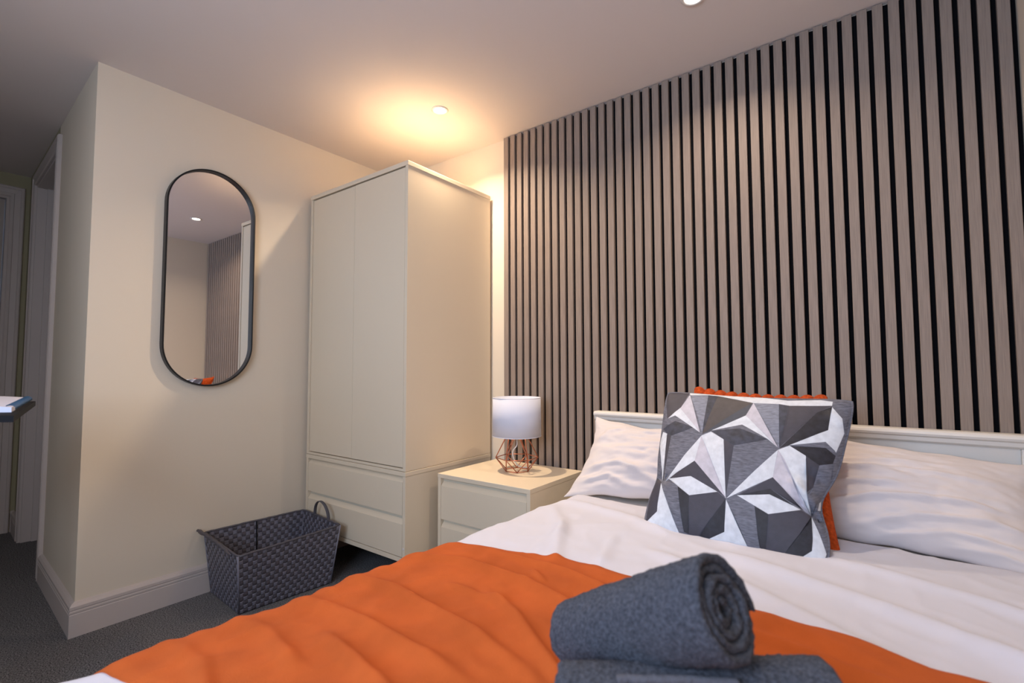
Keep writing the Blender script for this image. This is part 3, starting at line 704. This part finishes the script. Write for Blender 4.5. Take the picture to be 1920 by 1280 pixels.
def cushion():
    t = empty('scatter_cushion', (2.22, -.62, .54), 'square cushion printed with grey and white star facets leaning in front of the orange one', 'cushion')
    polys = [(k, [(q[i], q[i+1]) for i in range(0, len(q), 2)]) for k, q in PATTERN]
    vs = []; es = []
    G = 64
    for i in range(G+1):
        for j in range(G+1): vs.append(Vector((.5-.5*cos(pi*i/G), .5-.5*cos(pi*j/G))))
    I = lambda i, j: i*(G+1)+j
    for i in range(G): es += [(I(i, 0), I(i+1, 0)), (I(i, G), I(i+1, G)), (I(0, i), I(0, i+1)), (I(G, i), I(G, i+1))]
    for k, q in polys:
        b = len(vs)
        vs += [Vector((min(.9995, max(.0005, x)), min(.9995, max(.0005, y)))) for x, y in q]
        es += [(b+i, b+(i+1) % len(q)) for i in range(len(q))]
    V, E_, F, *_ = delaunay_2d_cdt(vs, es, [], 0, 1e-5)
    keys = list(TONES); bm = bmesh.new(); bv = [bm.verts.new(cush_surf(p.x, p.y)[0]) for p in V]
    for f in F:
        c = sum((V[i] for i in f), Vector((0, 0)))/len(f); k = 'T'
        for kk, q in polys:
            if inside(c.x, c.y, q): k = kk; break
        try: fc = bm.faces.new([bv[i] for i in f]); fc.material_index = keys.index(k)
        except ValueError: pass
    for f in bm.faces: f.normal_update()
    o = fin('printed_front', bm, None, t, True, mats=['c'+k for k in keys])
    if sum(p.normal.y for p in o.data.polygons) > 0: o.data.flip_normals()
    nn = []
    for p in V:
        e = .004; u, v = min(.99, max(.01, p.x)), min(.99, max(.01, p.y))
        q = (cush_surf(u+e, v)[0]-cush_surf(u-e, v)[0]).cross(cush_surf(u, v+e)[0]-cush_surf(u, v-e)[0]).normalized()
        nn.append(q if q.y < 0 else -q)
    o.data.normals_split_custom_set_from_vertices(nn)
    bm = bmesh.new(); grid(bm, 48, 48, lambda u, v: cush_surf(.5-.5*cos(pi*u), .5-.5*cos(pi*v), -1)[0]); bmesh.ops.recalc_face_normals(bm, faces=bm.faces)
    fin('back_cover', bm, 'cD', t, True)
    loop = []
    for u0, v0, u1, v1 in ((0, 0, 1, 0), (1, 0, 1, 1), (1, 1, 0, 1), (0, 1, 0, 0)):
        for k in range(40):
            s = k/40; loop.append(cush_surf(lerp(u0, u1, s), lerp(v0, v1, s))[0])
    bm = bmesh.new(); tube(bm, loop, .0038, 8, True); o = fin('piping', bm, 'cT', t, True)
cushion()

def rib_cushion():
    TL, TR, BR, BL = [Vector(c) for c in ((2.035, -.300, .968), (2.445, -.305, .950), (2.488, -.585, .53), (1.99, -.575, .53))]
    X = (BR-BL+TR-TL)/2; Z = (TL-BL+TR-BR)/2; N = X.cross(Z).normalized(); NR = 11
    def f(u, v, side):
        a, b = 2*u-1, 2*v-1; px, pz = max(0, 1-a*a), max(0, 1-b*b)
        p = BL*(1-u)*(1-v)+BR*u*(1-v)+TL*(1-u)*v+TR*u*v
        p = p-X*.045*a*pz-Z*.03*b*px
        rib = abs(sin(pi*u*NR))**.6
        e = min(1, (px*pz)**.35*1.6)
        return p+N*side*(.058*(px**.5)*(pz**.5)+.013*rib*(.25+.75*e))+Z.normalized()*(.011*(rib-.3)*(abs(b)**6)*(1 if b > 0 else -1))+N*.002*noise.noise(p*60)
    bm = bmesh.new(); n, mm = 196, 70
    for s in (1, -1): grid(bm, n, mm, lambda u, v: f(u, .5-.5*cos(pi*v), s))
    # bridge rim
    for (fa, cnt) in ((lambda k: ((k/n, 0), ((k+1)/n, 0)), n), (lambda k: ((k/n, 1), ((k+1)/n, 1)), n)):
        for k in range(cnt):
            (a, b), (c, d) = fa(k); r = []
            for q in range(4):
                th = q/3; r.append([bm.verts.new(f(x, y, 1).lerp(f(x, y, -1), th)+(Z.normalized()*.010*sin(pi*th)*(1 if y > .5 else -1))) for x, y in ((a, b), (c, d))])
            for q in range(3): bm.faces.new((r[q][0], r[q][1], r[q+1][1], r[q+1][0]))
    bmesh.ops.remove_doubles(bm, verts=bm.verts, dist=.0003); bmesh.ops.recalc_face_normals(bm, faces=bm.faces)
    o = fin('scatter_cushion', bm, 'fur', None, True); tag(o, 'orange ribbed plush cushion half hidden behind the patterned one', 'cushion')
rib_cushion()

# ------------------------------------------------------------------ rolled towels
def roll(name, A, Bp, rA, rB, turns, label, seed, thick=.0125, nl=84, hem=None, squash=.0):
    A, Bp = Vector(A), Vector(Bp); ax = (Bp-A); L_ = ax.length; d = ax.normalized()
    up = Vector((0, 0, 1)); up = (up-d*up.dot(d)).normalized(); sd = d.cross(up)
    NT = int(turns*44); R0 = .008
    t = empty(name, (A+Bp)/2-Vector((0, 0, rA)), label, 'towel', 'rolled grey towels')
    def prof(thv, off):    # normalised radius 0..1
        return thv
    bm = bmesh.new(); rings = []
    for j in range(nl+1):
        u = j/nl; uu = u
        edge = min(u, 1-u)*L_
        e = sqrt(max(0, 1-(1-min(1, edge/.010))**2))         # rounded cut ends
        rad = lerp(rA, rB, uu)
        row = []
        seq = [(k, 1) for k in range(NT+1)]+[(k, -1) for k in range(NT, -1, -1)]
        for k, side in seq:
            fr = k/NT; th = 2*pi*turns*fr+seed
            pitch = (rad-R0)/turns; rc = R0+(rad-R0-thick*.5)*fr
            hw = min(thick, pitch*.96)*.5*(.35+.65*e)
            if k == 0 or k == NT: hw *= .45
            rr = rc+side*hw
            tele = .010*noise.noise((fr*turns*1.1+seed, 0, 0))*(1 if u > .5 else -1)+.004*noise.noise((th*1.5, fr*3, seed))
            wob = 1+.06*noise.noise((cos(th)*1.2, sin(th)*1.2+seed, u*2.5))
            sq = 1-squash*abs(sin(th))
            pos = A+d*(L_*uu+tele*(abs(2*u-1)**3))+(sd*cos(th)*(1+squash*.6)+up*sin(th)*sq)*rr*wob
            row.append(pos)
        rings.append([bm.verts.new(p+Vector((noise.noise(p*190), noise.noise(p*190+Vector((9, 0, 0))), noise.noise(p*190+Vector((0, 9, 0)))))*.0026) for p in row])
    n = len(rings[0])
    for j in range(nl):
        for k in range(n): bm.faces.new((rings[j][k], rings[j][(k+1) % n], rings[j+1][(k+1) % n], rings[j+1][k]))
    # caps between facing profile halves
    for rg in (rings[0], rings[-1]):
        for k in range(NT):
            try: bm.faces.new((rg[k], rg[k+1], rg[n-2-k], rg[n-1-k]))
            except ValueError: pass
    bmesh.ops.recalc_face_normals(bm, faces=bm.faces)
    fin('roll', bm, 'towel', t, True)
    if hem:
        th0, w = hem; bm = bmesh.new(); pts = []
        for j in range(60):
            u = .22+.42*j/59; rad = lerp(rA, rB, u)+.001
            wob = 1+.06*noise.noise((cos(th0)*1.2, sin(th0)*1.2+seed, u*2.5))
            th = th0+.10*sin(u*5)
            p = A+d*(L_*u)+(sd*cos(th)*(1+squash*.6)+up*sin(th)*(1-squash*abs(sin(th))))*rad*wob
            pts.append(p+Vector((noise.noise(p*90), noise.noise(p*90+Vector((3, 0, 0))), 0))*.002)
        tube(bm, pts, w, 10); fin('hem', bm, 'towelhem', t, True)
    return t
roll('rolled_towel', (2.179, -1.455, .638), (2.415, -1.492, .762), .053, .069, 4.4, 'grey rolled towel propped slantwise with its spiral end to the right', 1.0, thick=.0125)
roll('rolled_towel', (2.238, -1.588, .615), (2.520, -1.418, .636), .060, .063, 4.0, 'grey rolled towel lying in front at the bottom edge of the photo', 2.4, thick=.0125, hem=(1.15, .005))

# ------------------------------------------------------------------ reading stand with a comb-bound booklet at the far left
def stand():
    C0 = Vector((.464, -1.796, .950)); a = Vector((.976, -.208, 0)).normalized(); b = Vector((-.75, -.66, 0)).normalized()
    P1 = C0; P2 = C0+a*1.02; P4 = C0+b*.48; P3 = C0+b*.48+a*1.02
    P2 = C0+a*.62; P3 = C0+a*.62+b*.42
    t = empty('side_table', (P3.x*.5+P1.x*.5, P3.y*.5+P1.y*.5, 0), 'slim black board on a post, only its pointed corner in view at far left', 'table')
    bm = bmesh.new(); bmesh.ops.recalc_face_normals(bm, faces=bm.faces)
    prism(bm, [(p.x, p.y) for p in (P1, P2, P3, P4)], lambda p: (p[0], p[1], .936), lambda p: (p[0], p[1], .950)); fin('table_top', bm, 'pcoat', t)
    c = (P3+P4)/2*.5+(P1+P2)/2*.5; c = c+b*.05
    bm = bmesh.new(); tube(bm, [(c.x, c.y, .936), (c.x, c.y, .02)], .02, 16); fin('post', bm, 'black', t, True)
    bm = bmesh.new(); r = lathe(bm, [(.16, .002), (.16, .014), (.02, .022)], (c.x, c.y, 0), 40); bm.faces.new(r[-1]); bm.faces.new(r[0][::-1]); fin('base', bm, 'black', t)
    k = empty('booklet', C0+a*.2+b*.1, 'white comb-bound booklet with blue ticks lying on the black board', 'booklet')
    q = C0+a*.014+b*.016; nn = Vector((0, 0, 1))
    bm = bmesh.new(); n = 40
    A1 = q; A2 = q+a*.50; A3 = A2+b*.34; A4 = q+b*.34
    def pg(u, v):
        p = A1*(1-u)*(1-v)+A2*u*(1-v)+A3*u*v+A4*(1-u)*v; return p+nn*(.012+.006*sin(pi*min(1, v*1.3)))
    g = grid(bm, 20, 20, pg); 
    low = [[bm.verts.new((v.co.x, v.co.y, .9505)) for v in row] for row in (g[0], g[-1], [r_[0] for r_ in g], [r_[-1] for r_ in g])]
    for row, lw in zip((g[0], g[-1], [r_[0] for r_ in g], [r_[-1] for r_ in g]), low):
        for i in range(len(row)-1): bm.faces.new((row[i], row[i+1], lw[i+1], lw[i]))
    fin('pages', bm, 'paper', k, False)
    for i in range(18):
        p = q+a*(.012+.027*i)-b*.004; pts = []
        for j in range(9):
            th = -.3+pi*1.25*j/8; pts.append(p+b*(.010-.013*cos(th))+nn*(.0075+.0085*sin(th)))
        bm = bmesh.new(); tube(bm, pts, .0013, 6); fin('binding_ring', bm, 'blue', k, True)
stand()
